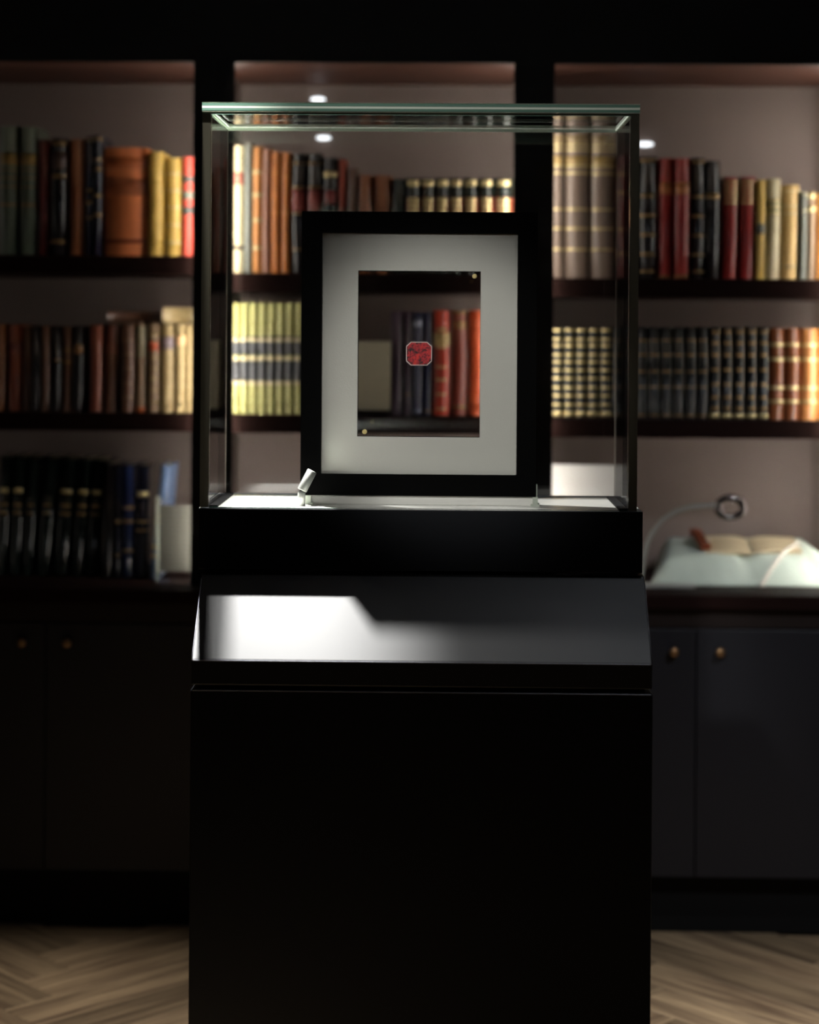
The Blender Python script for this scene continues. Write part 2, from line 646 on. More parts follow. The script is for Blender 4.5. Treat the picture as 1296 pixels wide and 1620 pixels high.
def spine_strip(name, wd, bulge, z0, z1, m, parent, grow=0.0007, part=1.0):
    pts = arc(wd, bulge, 9, grow, part)
    inn = arc(wd, bulge, 9, -0.0008, part)
    vs = []
    for (x, y) in pts:
        vs += [(x, y, z0), (x, y, z1)]
    k = len(vs)
    for (x, y) in inn:
        vs += [(x, y, z0), (x, y, z1)]
    fs = []
    for i in range(8):
        a = 2 * i
        fs.append((a, a + 2, a + 3, a + 1))
        fs.append((a + 1, a + 3, k + a + 3, k + a + 1))
        fs.append((a, k + a, k + a + 2, a + 2))
    o = mesh_obj(name, vs, fs, m, parent)
    for i, p in enumerate(o.data.polygons):
        p.use_smooth = i % 3 == 0
    return o


BOOKS = []


def book(x0, x1, z0, z1, Y, leath, decor, label, group, depth=0.165, lean=0.0, flat=False):
    """one bound book, spine to the front: the cover is the object, page block and spine trim are its parts"""
    wd = x1 - x0
    h = z1 - z0
    bulge = min(0.42 * wd, 0.015)
    out = arc(wd, bulge)
    th = min(0.0028, wd * 0.12)
    inn = arc(wd - 2 * th, max(0.001, bulge - th * 0.2))
    yo = th + 0.001
    prof = [(-wd / 2, depth)] + out + [(wd / 2, depth), (wd / 2 - th, depth)] + [(x, y + yo) for x, y in reversed(inn)] + [(-wd / 2 + th, depth)]
    n = len(prof)
    vs = [(x, y, 0) for x, y in prof] + [(x, y, h) for x, y in prof]
    fs = []
    for i in range(n):
        j = (i + 1) % n
        fs.append((i, j, n + j, n + i))
    no = len(out)
    # caps: quads between the outer and inner outlines
    def inner_i(i):
        return no + 2 + (no - i)      # matching inner index of outer i (1..no)
    for base, flip in ((0, False), (n, True)):
        ring = [(0, n - 1)] + [(i, inner_i(i)) for i in range(1, no + 1)] + [(no + 1, no + 2)]
        for (a, b), (c, d) in zip(ring[:-1], ring[1:]):
            f = (base + a, base + b, base + d, base + c)
            fs.append(f if flip else f[::-1])
    o = mesh_obj('book', vs, fs, leath)
    for i, p in enumerate(o.data.polygons):
        if i < n and 1 <= i <= no - 1:
            p.use_smooth = True
    pi = [(-wd / 2 + th + 0.0002, depth - 0.004)] + [(x * 0.97, y + yo + 0.001) for x, y in inn] + [(wd / 2 - th - 0.0002, depth - 0.004)]
    m_ = len(pi)
    pv = [(x, y, 0.003) for x, y in pi] + [(x, y, h - 0.003) for x, y in pi]
    pf = [(i, (i + 1) % m_, m_ + (i + 1) % m_, m_ + i) for i in range(m_)] + [tuple(range(m_))[::-1], tuple(range(m_, 2 * m_))]
    mesh_obj('page_block', pv, pf, PAGEB, o)
    for d in decor:
        nm, f0, f1, m = d[:4]
        g = d[4] if len(d) > 4 else 0.0007
        spine_strip(nm, wd, bulge, h * f0, h * f1, m, o, g, d[5] if len(d) > 5 else 1.0)
    if flat:      # lying on its side, spine to the front
        o.rotation_euler = (0, PI / 2, 0)
        o.location = (x0, Y, z0)
    else:
        o.location = ((x0 + x1) / 2, Y, z0)
        if lean:
            o.rotation_euler = (0, lean, 0)
            o.location = ((x0 + x1) / 2 - 0, Y, z0 + math.sin(lean) * wd / 2)
    tag(o, label, 'book', group)
    BOOKS.append(o)
    return o


def bands(fr, m, t=0.010, nm='gilt_band', g=0.0009, part=1.0):
    return [(nm, f - t / 2, f + t / 2, m, g, part) for f in fr]


def lab(f0, f1, rgb):
    return [('spine_label', f0, f1, leather(rgb, 0.4), 0.0006)]


ORD = ['first', 'second', 'third', 'fourth', 'fifth', 'sixth', 'seventh', 'eighth', 'ninth', 'tenth', 'eleventh', 'twelfth', 'thirteenth',
       'fourteenth', 'fifteenth', 'sixteenth', 'seventeenth', 'eighteenth', 'nineteenth', 'twentieth', 'twenty-first', 'twenty-second', 'twenty-third', 'twenty-fourth', 'twenty-fifth']


def row(specs, zsh, phrase, group, ybot, Y=YSP):
    for i, s in enumerate(specs):
        a, b, yt, desc, lea, dec = s[:6]
        opt = s[6] if len(s) > 6 else {}
        ym = (yt + ybot) / 2
        yy = Y + opt.get('dy', random.uniform(0, 0.006))
        xa = P(a, ym, yy).x + 0.0004
        xb = P(b, ym, yy).x - 0.0004
        zt = P((a + b) / 2, yt, yy).z
        book(xa, xb, zsh, zt, yy, lea, dec, '%s, %s from left on %s' % (desc, ORD[i], phrase), group,
             opt.get('depth', 0.165), opt.get('lean', 0.0))


# colours of the bindings
C_SAGE = leather((96, 106, 92), 0.36)
C_DRED = leather((96, 30, 28))
C_BLK = leather((26, 23, 25), 0.3)
C_NAVY = leather((28, 30, 46), 0.24)
C_BRN = leather((140, 84, 52))
C_ORG = leather((196, 110, 62), 0.5)
C_MUS = leather((206, 172, 84), 0.5)
C_RED = leather((226, 92, 78), 0.45)
C_GREY = leather((120, 124, 116), 0.5)
C_UMB = leather((98, 66, 50), 0.4)
C_RUST = leather((130, 66, 46), 0.45)
C_TAUPE = leather((138, 112, 86), 0.4)
C_CREAM = leather((212, 192, 142), 0.5)
C_VEL = leather((232, 218, 176), 0.5)
C_TAN = leather((206, 140, 76), 0.42)
C_AMB = leather((196, 118, 54), 0.42)
C_ROSE = leather((158, 112, 92), 0.42)
C_DGRN = leather((24, 34, 30), 0.3)
C_IVY = leather((198, 196, 128), 0.5)
C_PLUM = leather((66, 46, 64), 0.36)
C_INK = leather((38, 38, 70), 0.36)
C_SCAR = leather((186, 62, 40), 0.4)
C_BRICK = leather((226, 100, 52), 0.45)
C_MAR = leather((134, 62, 48), 0.4)
C_FOL = leather((122, 104, 92), 0.4)
C_CRIM = leather((146, 38, 36), 0.42)
C_TEAL = leather((17, 22, 26), 0.34)
C_COG = leather((128, 72, 42), 0.32)
C_HON = leather((192, 128, 72), 0.35)
C_BLUE = leather((36, 46, 84), 0.22)
C_SKY = leather((96, 120, 158), 0.34)
C_BOTT = leather((22, 30, 28), 0.2)
C_PUTTY = leather((200, 188, 152), 0.5)

sage = lab(0.70, 0.79, (150, 120, 62)) + bands([0.66, 0.60, 0.53, 0.40, 0.385], GILTD)
L1 = [
    (-3, 27, 199, 'tall grey-green book with gilt label', C_SAGE, sage, {'dy': 0.0}),
    (29, 57, 200, 'tall grey-green book with gilt label', C_SAGE, sage, {'dy': 0.002}),
    (58, 76, 221, 'narrow dark red book', C_DRED, []),
    (79, 104, 219, 'black book with dull gilt bands', C_BLK, bands([0.96, 0.68, 0.12], GILTD, 0.03) + lab(0.74, 0.88, (78, 56, 46))),
    (107, 133, 220, 'plain brown leather book', C_BRN, []),
    (134, 146, 216, 'thin navy book with gilt head', C_NAVY, bands([0.97, 0.55, 0.45, 0.32], GILTD, 0.02)),
    (147, 160, 214, 'thin navy book with gilt bands', C_NAVY, bands([0.97, 0.80, 0.72, 0.50, 0.34], GILTD, 0.025)),
    (163, 232, 233, 'very thick orange-brown book', C_ORG, lab(0.80, 0.91, (172, 92, 50)) + lab(0.56, 0.72, (148, 80, 46)) + lab(0.12, 0.16, (140, 70, 44))),
    (233, 257.5, 240, 'mustard yellow ribbed book', C_MUS, bands([0.15, 0.34, 0.52, 0.69, 0.84], C_MUS, 0.02, 'raised_band', 0.0025)),
    (260, 286, 250, 'shorter mustard yellow ribbed book', C_MUS, bands([0.14, 0.32, 0.50, 0.67, 0.84], C_CREAM, 0.02, 'raised_band', 0.0025)),
    (287, 306, 248, 'coral red book with three grey bands', C_RED, lab(0.745, 0.805, (96, 98, 94)) + lab(0.575, 0.655, (128, 134, 120)) + lab(0.425, 0.50, (92, 94, 90))),
]
row(L1, ZL[0], 'the top left shelf', 'books on the top shelf of the left bookcase', 404)

ribs = bands([0.17, 0.33, 0.5, 0.66, 0.82], C_TAUPE, 0.018, 'raised_band', 0.002)
C_PARCH = leather((176, 154, 108), 0.5)
cribs = bands([0.12, 0.25, 0.38, 0.50, 0.62, 0.88], C_PARCH, 0.02, 'raised_band', 0.0022)
L2 = [
    (-6, 7, 513, 'brown leather book cut by the frame', C_BRN, []),
    (9, 34, 513, 'wide russet book', C_RUST, lab(0.68, 0.78, (120, 60, 50))),
    (36, 49, 518, 'slim umber book', C_UMB, []),
    (50, 62, 516, 'slim blackish brown book', C_BLK, []),
    (63, 78, 516, 'umber book with plain spine', C_UMB, []),
    (80, 96, 516, 'near black book', C_BLK, bands([0.6], GILTD, 0.02)),
    (98, 113, 516, 'dark umber book with faint gilt', C_UMB, bands([0.72, 0.58], GILTD, 0.03)),
    (115, 131, 516, 'black book with gilt label', C_BLK, lab(0.68, 0.78, (150, 100, 50))),
    (140, 161, 514, 'plain rust brown book', C_RUST, []),
    (163, 187, 513, 'brown calf book with darker foot', C_UMB, lab(0.66, 0.98, (110, 62, 46))),
    (190, 212, 513, 'brown ribbed calf book', C_UMB, ribs),
    (213, 231, 512, 'taupe book with orange foot', C_TAUPE, lab(0.0, 0.06, (190, 100, 50)) + lab(0.62, 0.97, (150, 140, 112))),
    (233, 251, 513, 'dark book with red label and cream ribs', C_TAUPE, lab(0.70, 0.80, (180, 84, 48)) + cribs),
    (252, 275, 513, 'cream book with mauve label', C_PARCH, lab(0.72, 0.86, (140, 124, 128)) + cribs),
    (276, 293, 513, 'cream book with peach label', C_PARCH, lab(0.76, 0.88, (228, 186, 138)) + cribs),
    (294, 305, 514, 'narrow cream ribbed book', C_PARCH, cribs),
]
row(L2, ZL[1], 'the middle left shelf', 'books on the middle shelf of the left bookcase', 652)
zt2 = P(275, 512.3, YSP).z + 0.0015
fx0, fx1 = P(257, 498, YSP).x, P(303, 498, YSP).x
# book() builds upright; a flat one is turned so its thickness runs up
b = book(0, P(0, 486, YSP).z - P(0, 511.5, YSP).z, 0, fx1 - fx0, YSP, C_PARCH, [], 'cream book lying flat on top of the cream ribbed books', 'books lying flat on the middle shelf of the left bookcase', 0.14)
b.rotation_euler = (0, PI / 2, 0)
b.location = (fx0, YSP - 0.002, zt2 + (P(0, 486, YSP).z - P(0, 511.5, YSP).z) / 2)
fx0, fx1 = P(168, 503, YSP).x, P(255, 503, YSP).x
hh = P(0, 493, YSP).z - P(0, 511.5, YSP).z
b = book(0, hh, 0, fx1 - fx0, YSP, C_UMB, [], 'dark brown book lying flat beside the cream flat book', 'books lying flat on the middle shelf of the left bookcase', 0.14)
b.rotation_euler = (0, PI / 2, 0)
b.location = (fx0, YSP + 0.012, zt2 + hh / 2)

# bottom left: dark green and blue volumes leaning on the worktop
YL3 = 5.00
gl3 = bands([0.72], GILT, 0.04, part=0.55) + bands([0.60, 0.53], GILTD, 0.025, part=0.5)
L3 = [(-9, 10, 'dark green'), (12, 32, 'dark green'), (33, 51, 'dark green'), (54, 78, 'dark green'), (80, 107, 'dark green'), (109, 130, 'dark green'), (131, 152, 'dark green')]
lean = [2.0, 2.4, 2.8, 4.2, 4.6, 4.8, 4.4]
zt = P(90, 724, YL3).z
for i, (a, b_, d) in enumerate(L3):
    xa, xb = P(a, 900, YL3).x, P(b_, 900, YL3).x
    book(xa + 0.0015, xb - 0.0015, WT, zt - 0.001 * i, YL3, C_BOTT, gl3 if i not in (2, 3) else bands([0.60, 0.53], GILTD, 0.02, part=0.4),
         'blackish green leaning book with gilt lines, %s from left on the bottom left shelf' % ORD[i], 'dark green set on the bottom shelf of the left bookcase', 0.17, R(lean[i]))
B3 = [(157, 178, 735, 'near black book', C_BLK, [], 1.5),
      (180, 190, 737, 'thin navy book', C_NAVY, bands([0.5, 0.2], GILTD, 0.03), 0.4),
      (192, 210, 736, 'blue book with pale streak', C_BLUE, bands([0.62, 0.5, 0.24], GILTD, 0.03), 0.0),
      (213, 232, 736, 'dark blue book with gilt emblem', C_NAVY, bands([0.74], GILT, 0.05) + bands([0.5, 0.42], GILTD, 0.02), 0.8),
      (235, 251, 736, 'bright blue book leaning behind the card', C_SKY, bands([0.56, 0.50, 0.28, 0.20], GILT, 0.035), 5.5)]
for i, (a, b_, yt, d, le, dec, ln) in enumerate(B3):
    yy = YL3 - (0.05 if i == 4 else 0.02)
    xa, xb = P(a, 900, yy).x, P(b_, 900, yy).x
    book(xa + 0.0012, xb - 0.0012, WT, P(a, yt, yy).z, yy, le, dec, d + ', %s of the blues on the bottom left shelf' % ORD[i], 'blue books on the bottom shelf of the left bookcase', 0.17, R(ln))

dk = lab(0.52, 0.70, (132, 52, 46))
dgset = bands([0.95], GILT, 0.06, part=0.6) + lab(0.50, 0.80, (140, 66, 46)) + bands([0.77, 0.71, 0.65, 0.59, 0.53], GILT, 0.045, part=0.5)
M1 = [
    (365, 385, 230, 'cream vellum book with pink label', C_VEL, lab(0.69, 0.79, (206, 128, 108)) + lab(0.185, 0.215, (60, 50, 56)) + bands([0.35, 0.5, 0.62, 0.9], C_VEL, 0.03, 'raised_band', 0.002)),
    (386, 399, 227, 'grey-green narrow book', C_GREY, []),
    (399.5, 414, 232, 'light tan ribbed book', C_TAN, bands([0.42, 0.8, 0.62, 0.2], C_CREAM, 0.03, 'raised_band', 0.002)),
    (414.5, 428.5, 236, 'rose brown book', C_ROSE, bands([0.2, 0.4, 0.6, 0.8], C_ROSE, 0.02, 'raised_band', 0.002)),
    (429, 444, 240, 'amber leather book', C_AMB, bands([0.5, 0.83], C_TAN, 0.02, 'raised_band', 0.002)),
    (445, 459.5, 241, 'amber leather book', C_AMB, bands([0.5, 0.8], C_TAN, 0.02, 'raised_band', 0.002)),
    (460, 484, 243, 'blackish book with red label', C_BLK, dk + bands([0.92, 0.72, 0.5, 0.2], GILTD, 0.012)),
    (485, 509, 243, 'blackish book with red label', C_BLK, dk + bands([0.92, 0.72, 0.5, 0.2], GILTD, 0.012)),
    (510, 533, 250, 'black book with red label and gilt blocks', C_BLK, lab(0.60, 0.72, (120, 46, 42)) + bands([0.86, 0.50], GILT, 0.05)),
    (534, 548, 252, 'thin red cloth book', leather((150, 62, 46)), []),
    (550, 564, 266, 'dark brown book', C_UMB, []),
    (565, 588, 277, 'short tan book', C_BRN, lab(0.5, 0.62, (100, 62, 42))),
    (589, 618.5, 277, 'wide short tan book', C_BRN, lab(0.5, 0.62, (100, 62, 42))),
    (620, 641, 283, 'dark green book', C_DGRN, bands([0.6], GILTD, 0.03)),
]
for a, b_ in ((641.5, 665), (665.5, 688), (688.5, 709.5), (710, 732), (732.5, 756), (756.5, 781), (781.5, 812)):
    M1.append((a, b_, 282, 'green book with rust label and gilt ribs', C_DGRN, dgset, {'dy': 0.0}))
row(M1, ZM[0], 'the top centre shelf', 'books on the top shelf of the centre bookcase', 433)

ivy = lab(0.53, 0.70, (84, 86, 90)) + lab(0.28, 0.48, (84, 86, 90)) + bands([0.67, 0.50, 0.28], C_VEL, 0.035, 'pale_band', 0.0016) + bands([0.80, 0.12], C_IVY, 0.02, 'raised_band', 0.0016)
M2 = []
for i in range(9):
    a = 366 + i * 14.2
    d_ = ivy + (lab(0.105, 0.14, (64, 46, 42)) if i == 0 else [])
    M2.append((a, a + 13.8, 479.5, 'ivory book with two black labels' if i else 'ivory book with brown mark', C_IVY, d_, {'dy': 0.0}))
row(M2, ZM[1], 'the middle centre shelf', 'ivory volumes on the middle shelf of the centre bookcase', 657)
M2b = [
    (618, 637, 493, 'plum book seen through the frame', C_PLUM, []),
    (638, 652, 494, 'purple book seen through the frame', C_PLUM, bands([0.2], GILTD, 0.01)),
    (653, 668, 494, 'indigo book with silver emblem', C_INK, [('emblem', 0.86, 0.95, SILV, 0.0008)] + bands([0.04], SILV, 0.03)),
    (668.5, 683, 494, 'dark indigo book', C_INK, bands([0.04], GILTD, 0.02)),
    (684, 712.5, 491, 'scarlet book with cream label', C_SCAR, lab(0.66, 0.79, (206, 176, 116)) + bands([0.82, 0.65, 0.46, 0.34, 0.20, 0.06], GILT, 0.022, part=0.45)),
    (714, 739, 491, 'maroon book with gilt head', C_MAR, bands([0.98, 0.88, 0.84, 0.08], GILTD, 0.03)),
    (741, 768, 491, 'bright orange-red ribbed book', C_BRICK, bands([0.10, 0.24, 0.38, 0.52, 0.66, 0.80, 0.92], C_BRICK, 0.02, 'raised_band', 0.003)),
]
row(M2b, ZM[1], 'the shelf inside the picture frame', 'books seen through the picture frame', 657)

fol = bands([0.83, 0.80, 0.70, 0.655, 0.43, 0.31, 0.18], GILT, 0.014) + lab(0.71, 0.76, (164, 136, 80)) + lab(0.84, 0.89, (150, 128, 90))
reds = lab(0.70, 0.80, (176, 104, 50)) + bands([0.02], GILTD, 0.02)
bgil = bands([0.97, 0.68, 0.52, 0.36, 0.20, 0.06], GILTD, 0.02)
rl = bands([0.95, 0.90, 0.85, 0.80, 0.75], GILT, 0.02)
R1 = [
    (872, 893.5, 186, 'tall narrow taupe folio', C_FOL, fol, {'dy': 0.0, 'depth': 0.25}),
    (894.5, 934, 186, 'very tall wide taupe folio with gilt label', C_FOL, fol, {'dy': 0.003, 'depth': 0.25}),
    (935, 974, 187, 'very tall wide taupe folio', C_FOL, fol, {'dy': 0.006, 'depth': 0.25}),
    (976, 1009, 246, 'maroon book behind the glass edge', C_DRED, bands([0.85, 0.7, 0.4, 0.2], GILTD, 0.03)),
    (1012, 1040, 248, 'black book beside the case', C_BLK, bgil),
    (1042, 1066, 250, 'tall crimson book with gilt label', C_CRIM, reds),
    (1067, 1092, 250, 'tall crimson book with gilt label', C_CRIM, reds),
    (1093, 1116, 250, 'black book with gilt ribs', C_BLK, bgil),
    (1117, 1140, 254, 'plain black book', C_BLK, bands([0.7], GILTD, 0.04)),
    (1143, 1168, 280, 'red book with gilt rows', C_CRIM, rl, {'lean': R(0.6)}),
    (1170, 1195.5, 280, 'red book with gilt rows', C_CRIM, rl, {'lean': R(0.6)}),
    (1197, 1210.5, 285, 'narrow mustard book with grey label', C_MUS, lab(0.46, 0.56, (90, 92, 86)), {'lean': R(0.5)}),
    (1212, 1235, 283, 'grey-cream book with gilt centre', C_PUTTY, lab(0.64, 0.80, (120, 120, 92)) + bands([0.78, 0.72, 0.66], GILT, 0.025), {'lean': R(0.6)}),
    (1237, 1265, 293, 'wide honey cream book', leather((222, 186, 120), 0.5), bands([0.94, 0.78, 0.7, 0.14], C_CREAM, 0.02, 'raised_band', 0.002), {'lean': R(0.4)}),
    (1266, 1276.5, 303, 'thin greenish grey book', C_GREY, bands([0.97, 0.78], C_PUTTY, 0.02), {'lean': R(0.4)}),
    (1277.5, 1291, 303, 'thin taupe book with gilt blocks', C_TAUPE, bands([0.95, 0.80], GILT, 0.06)),
    (1292, 1312, 306, 'peach book at the edge of the picture', C_TAN, []),
]
row(R1, ZR[0], 'the top right shelf', 'books on the top shelf of the right bookcase', 441)

tl = bands([0.97, 0.87, 0.80, 0.70, 0.62, 0.53, 0.44, 0.34, 0.25, 0.15], GILT, 0.03, part=0.72)
tl2 = bands([0.86, 0.70, 0.52, 0.35, 0.04], GILTD, 0.018, part=0.8)
tl3 = bands([0.95, 0.83, 0.70, 0.54, 0.38, 0.24, 0.12], GILTD, 0.03, part=0.5) + bands([0.04], GILT, 0.045, part=0.7)
R2 = []
for i in range(18):
    a = 873.5 + i * 19.15
    R2.append((a, a + 18.6, 518, 'dark teal book with %s gilt' % ('bright' if i < 5 else 'dull' if i < 13 else 'dotted'), C_TEAL,
               tl + bands([0.05], GILT, 0.06) if i < 5 else tl2 if i < 13 else tl3, {'dy': 0.0}))
cog = bands([0.82, 0.66, 0.35, 0.20], GILT, 0.035)
R2 += [(1218.5, 1242, 519, 'cognac brown book with gilt bands', C_COG, cog), (1243, 1266.5, 519, 'cognac brown book with gilt bands', C_COG, cog),
       (1267.5, 1296, 520, 'honey brown book with gilt bands', C_HON, cog), (1297, 1317, 520, 'honey brown book at the picture edge', C_HON, cog)]
row(R2, ZR[1], 'the middle right shelf', 'books on the middle shelf of the right bookcase', 664)

# pale slipcase standing on the shelf, seen through the frame
Yb = YSP + 0.004
a, c = P(556, 540, Yb), P(617, 648, Yb)
t = thing('slipcase', 'cream slipcase standing on the shelf, seen through the left of the frame', 'box', ((a.x + c.x) / 2, Yb, ZM[1]))
box('case_body', a.x, c.x, Yb, Yb + 0.12, ZM[1] + 0.012, a.z, mat('slipcase_paper', (226, 218, 190), 0.75, mottle=0.1, scale=14, stretch=(1, 1, 5)), t, 0.001, 1)
box('plinth', a.x + 0.004, c.x - 0.004, Yb + 0.005, Yb + 0.11, ZM[1], ZM[1] + 0.012, ESP, t)

# ------------------------------------------------------------------ small lamps high on the back panels
GLOW = emit_mat('lamp_glow', (0.90, 0.95, 1.0), 2.2)


def puck(px, py, label, wpx=23, s=1.0):
    p = P(px, py, YBK - 0.012)
    t = thing('puck_lamp', label, 'lamp', (p.x, YBK, p.z), 'small white lamps in the bookcases')
    wd = wpx / (FPX / YBK) / 2
    pts = [(p.x + wd * math.cos(2 * PI * k / 20) , p.z + 0.0055 * math.sin(2 * PI * k / 20)) for k in range(20)]
    poly_prism('lens', pts, 'y', YBK - 0.014, YBK - 0.004, GLOW, t, 0.0)
    pts = [(p.x + wd * 1.05 * math.cos(2 * PI * k / 20), p.z + 0.007 * math.sin(2 * PI * k / 20)) for k in range(20)]
    poly_prism('mount', pts, 'y', YBK - 0.004, YBK, STEEL, t, 0.0)


puck(503, 157, 'small white lamp just above the glass case top')
puck(512, 218, 'small white lamp seen through the glass case above the books')
puck(1021, 228, 'small white lamp right of the glass case above the crimson books', 26)

# ------------------------------------------------------------------ cards, cushion and magnifier on the worktop


def card(px0, px1, y0, y1, Y, label, stand_left):
    a, c = P(px0, y0, Y), P(px1, y1, Y)
    t = thing('information_card', label, 'card', ((a.x + c.x) / 2, Y, WT))
    box('card', a.x + 0.002, c.x, Y + 0.002, Y + 0.004, max(c.z, WT + 0.01), a.z, CARDG if stand_left else CARDW, t)
    if stand_left:
        top = P(px0, stand_left, Y).z
        box('acrylic_back', a.x, c.x + 0.004, Y + 0.005, Y + 0.010, WT + 0.001, top, GLASS, t)
        box('acrylic_edge', a.x - 0.008, a.x + 0.000, Y - 0.002, Y + 0.012, WT + 0.001, top, SEAL, t, 0.002)
        box('acrylic_foot', a.x - 0.008, c.x + 0.004, Y - 0.03, Y + 0.03, WT, WT + 0.004, GLASS, t)
        for z in (WT + 0.022, top - 0.015):
            lathe('screw', [(0.005, 0), (0.005, 0.003), (0.002, 0.004)], CHROME, t, Vector((a.x + 0.003, Y - 0.001, z)) - t.location, 12, (PI / 2, 0, 0))
    else:
        box('foot', a.x, c.x, Y - 0.01, Y + 0.05, WT, WT + 0.01, GLASS, t)


card(251, 306, 799, 905, 4.905, 'grey printed card in a clear acrylic stand beside the blue books', 785)
card(867, 1002, 735, 905, 4.95, 'white printed card behind the right end of the glass case', 0)

# cushion with the open book
Yc0, Yc1 = 4.925, 5.20
cxl, cxr = P(1030, 920, Yc0).x, P(1345, 920, Yc0).x
cush = thing('cushion', 'white pleated cushion on the worktop at the right edge', 'cushion', ((cxl + cxr) / 2, (Yc0 + Yc1) / 2, WT))
NX, NY = 48, 28
zf, zb = 0.030, 0.100


def cush_z(u, v):
    # u across, v front to back; wedge rising to the back with soft sides and a pleated front
    e = min(1.0, (1 - abs(2 * u - 1)) / 0.22)
    e = math.sin(e * PI / 2) ** 0.8
    f = min(1.0, v / 0.30)
    f = math.sin(f * PI / 2)
    g = min(1.0, (1 - v) / 0.10)
    g = math.sin(g * PI / 2)
    z = (0.055 + 0.052 * v) * e * f * g
    z += 0.0022 * math.sin(u * 70 + 3 * math.sin(v * 5)) * max(0, 1 - v / 0.5) * f * e
    z += 0.002 * math.sin(u * 17 + v * 9)*e*f*g
    z -= 0.012 * math.exp(-((u - 0.5) / 0.05) ** 2) * f * g * e
    return max(0.004, z)


vs, fs = [], []
for j in range(NY + 1):
    for i in range(NX + 1):
        u, v = i / NX, j / NY
        inset = 0.045 * v
        x = (u - 0.5) * (cxr - cxl) * (1 - 0.16 * v)
        y = (v - 0.5) * (Yc1 - Yc0)
        vs.append((x, y, cush_z(u, v)))
k0 = len(vs)
for j in range(NY + 1):
    for i in range(NX + 1):
        x, y, z = vs[j * (NX + 1) + i]
        vs.append((x, y, 0.0005))
for j in range(NY):
    for i in range(NX):
        a = j * (NX + 1) + i
        q = (a, a + 1, a + NX + 2, a + NX + 1)
        fs.append(q)
        fs.append(tuple(k0 + t_ for t_ in q[::-1]))
for i in range(NX):
    fs.append((i, k0 + i, k0 + i + 1, i + 1))
    a = NY * (NX + 1) + i
    fs.append((a + 1, k0 + a + 1, k0 + a, a))
for j in range(NY):
    a, b_ = j * (NX + 1), (j + 1) * (NX + 1)
    fs.append((b_, k0 + b_, k0 + a, a))
    a, b_ = a + NX, b_ + NX
    fs.append((a, k0 + a, k0 + b_, b_))
mesh_obj('cushion_cover', vs, fs, WHITEC, cush, (0, 0, 0), True)
piping = [(cxl + 0.004, Yc0 + 0.002, WT + 0.0026), ((cxl + cxr) / 2, Yc0, WT + 0.0026), (cxr - 0.004, Yc0 + 0.002, WT + 0.0026)]
tube('piping', piping, 0.0016, WHITEC, cush, 8)

# the open book: two leaves of pages that follow the cushion
def cz(x, y):
    v = (y - Yc0) / (Yc1 - Yc0)
    u = (x - (cxl + cxr) / 2) / ((cxr - cxl) * (1 - 0.16 * v)) + 0.5
    return WT + cush_z(min(1, max(0, u)), min(1, max(0, v)))


gut = P(1187, 880, 5.08).x
ob = thing('open_book', 'open book with cream pages lying on the white cushion', 'book', (gut, 5.08, WT + 0.07))
for sg, wd in ((-1, 0.125), (1, 0.125)):
    vs, fs = [], []
    N, M = 12, 6
    for j in range(M + 1):
        for i in range(N + 1):
            s = i / N
            y = 5.02 + 0.125 * j / M
            x = gut + sg * (0.002 + wd * s)
            bulge = 0.010 * math.sin(min(1, s * 2.2) * PI / 2) * (1 - 0.55 * s)
            vs.append(Vector((x, y, cz(gut + sg * 0.06, y) + 0.003 + bulge)) - ob.location)
    k0 = len(vs)
    for j in range(M + 1):
        for i in range(N + 1):
            s = i / N
            y = 5.02 + 0.125 * j / M
            x = gut + sg * (0.002 + wd * s)
            vs.append(Vector((x, y, cz(gut + sg * 0.06, y) + 0.0005)) - ob.location)
    for j in range(M):
        for i in range(N):
            a = j * (N + 1) + i
            q = (a, a + 1, a + N + 2, a + N + 1)
            if sg < 0:
                q = q[::-1]
            fs.append(q)
            fs.append(tuple(k0 + t_ for t_ in q[::-1]))
    for i in range(N):
        fs.append((i, k0 + i, k0 + i + 1, i + 1))
        a = M * (N + 1) + i
        fs.append((a + 1, k0 + a + 1, k0 + a, a))
    for j in range(M):
        a, b_ = j * (N + 1) + N, (j + 1) * (N + 1) + N
        fs.append((a, k0 + a, k0 + b_, b_))
    pg = mesh_obj('page_leaf', vs, fs, PAGE, ob, (0, 0, 0), False)
# brown leather weight with a pale button across the left page
a, c = P(1100, 862, 5.135), P(1116, 884, 5.03)
x0_, x1_ = a.x, c.x
lw_ = thing('leather_weight', 'small brown leather strap lying across the left page of the open book', 'strap', ((x0_ + x1_) / 2, 5.08, WT + 0.08))
vs = []
N = 8
for i in range(N + 1):
    s = i / N
    x = x0_ + (x1_ - x0_) * s
    y = 5.150 - 0.135 * s
    z = cz(gut - 0.06, y) + 0.022
    for dx, dz in ((-0.013, -0.008), (0.013, -0.008), (0.013, 0.005), (-0.013, 0.005)):
        vs.append(Vector((x + dx, y, z + dz)) - lw_.location)
fs = []
for i in range(N):
    for k in range(4):
        a_, b_ = i * 4 + k, i * 4 + (k + 1) % 4
        fs.append((a_, b_, b_ + 4, a_ + 4))
fs += [(3, 2, 1, 0), (N * 4, N * 4 + 1, N * 4 + 2, N * 4 + 3)]
mesh_obj('strap', vs, fs, TAN, lw_)
bp_ = P(1120, 876, 5.06)
lathe('button', [(0.005, 0), (0.006, 0.004), (0.003, 0.006)], RIBBON, lw_, Vector((bp_.x, 5.06, cz(gut - 0.06, 5.06) + 0.022)) - lw_.location, 14)

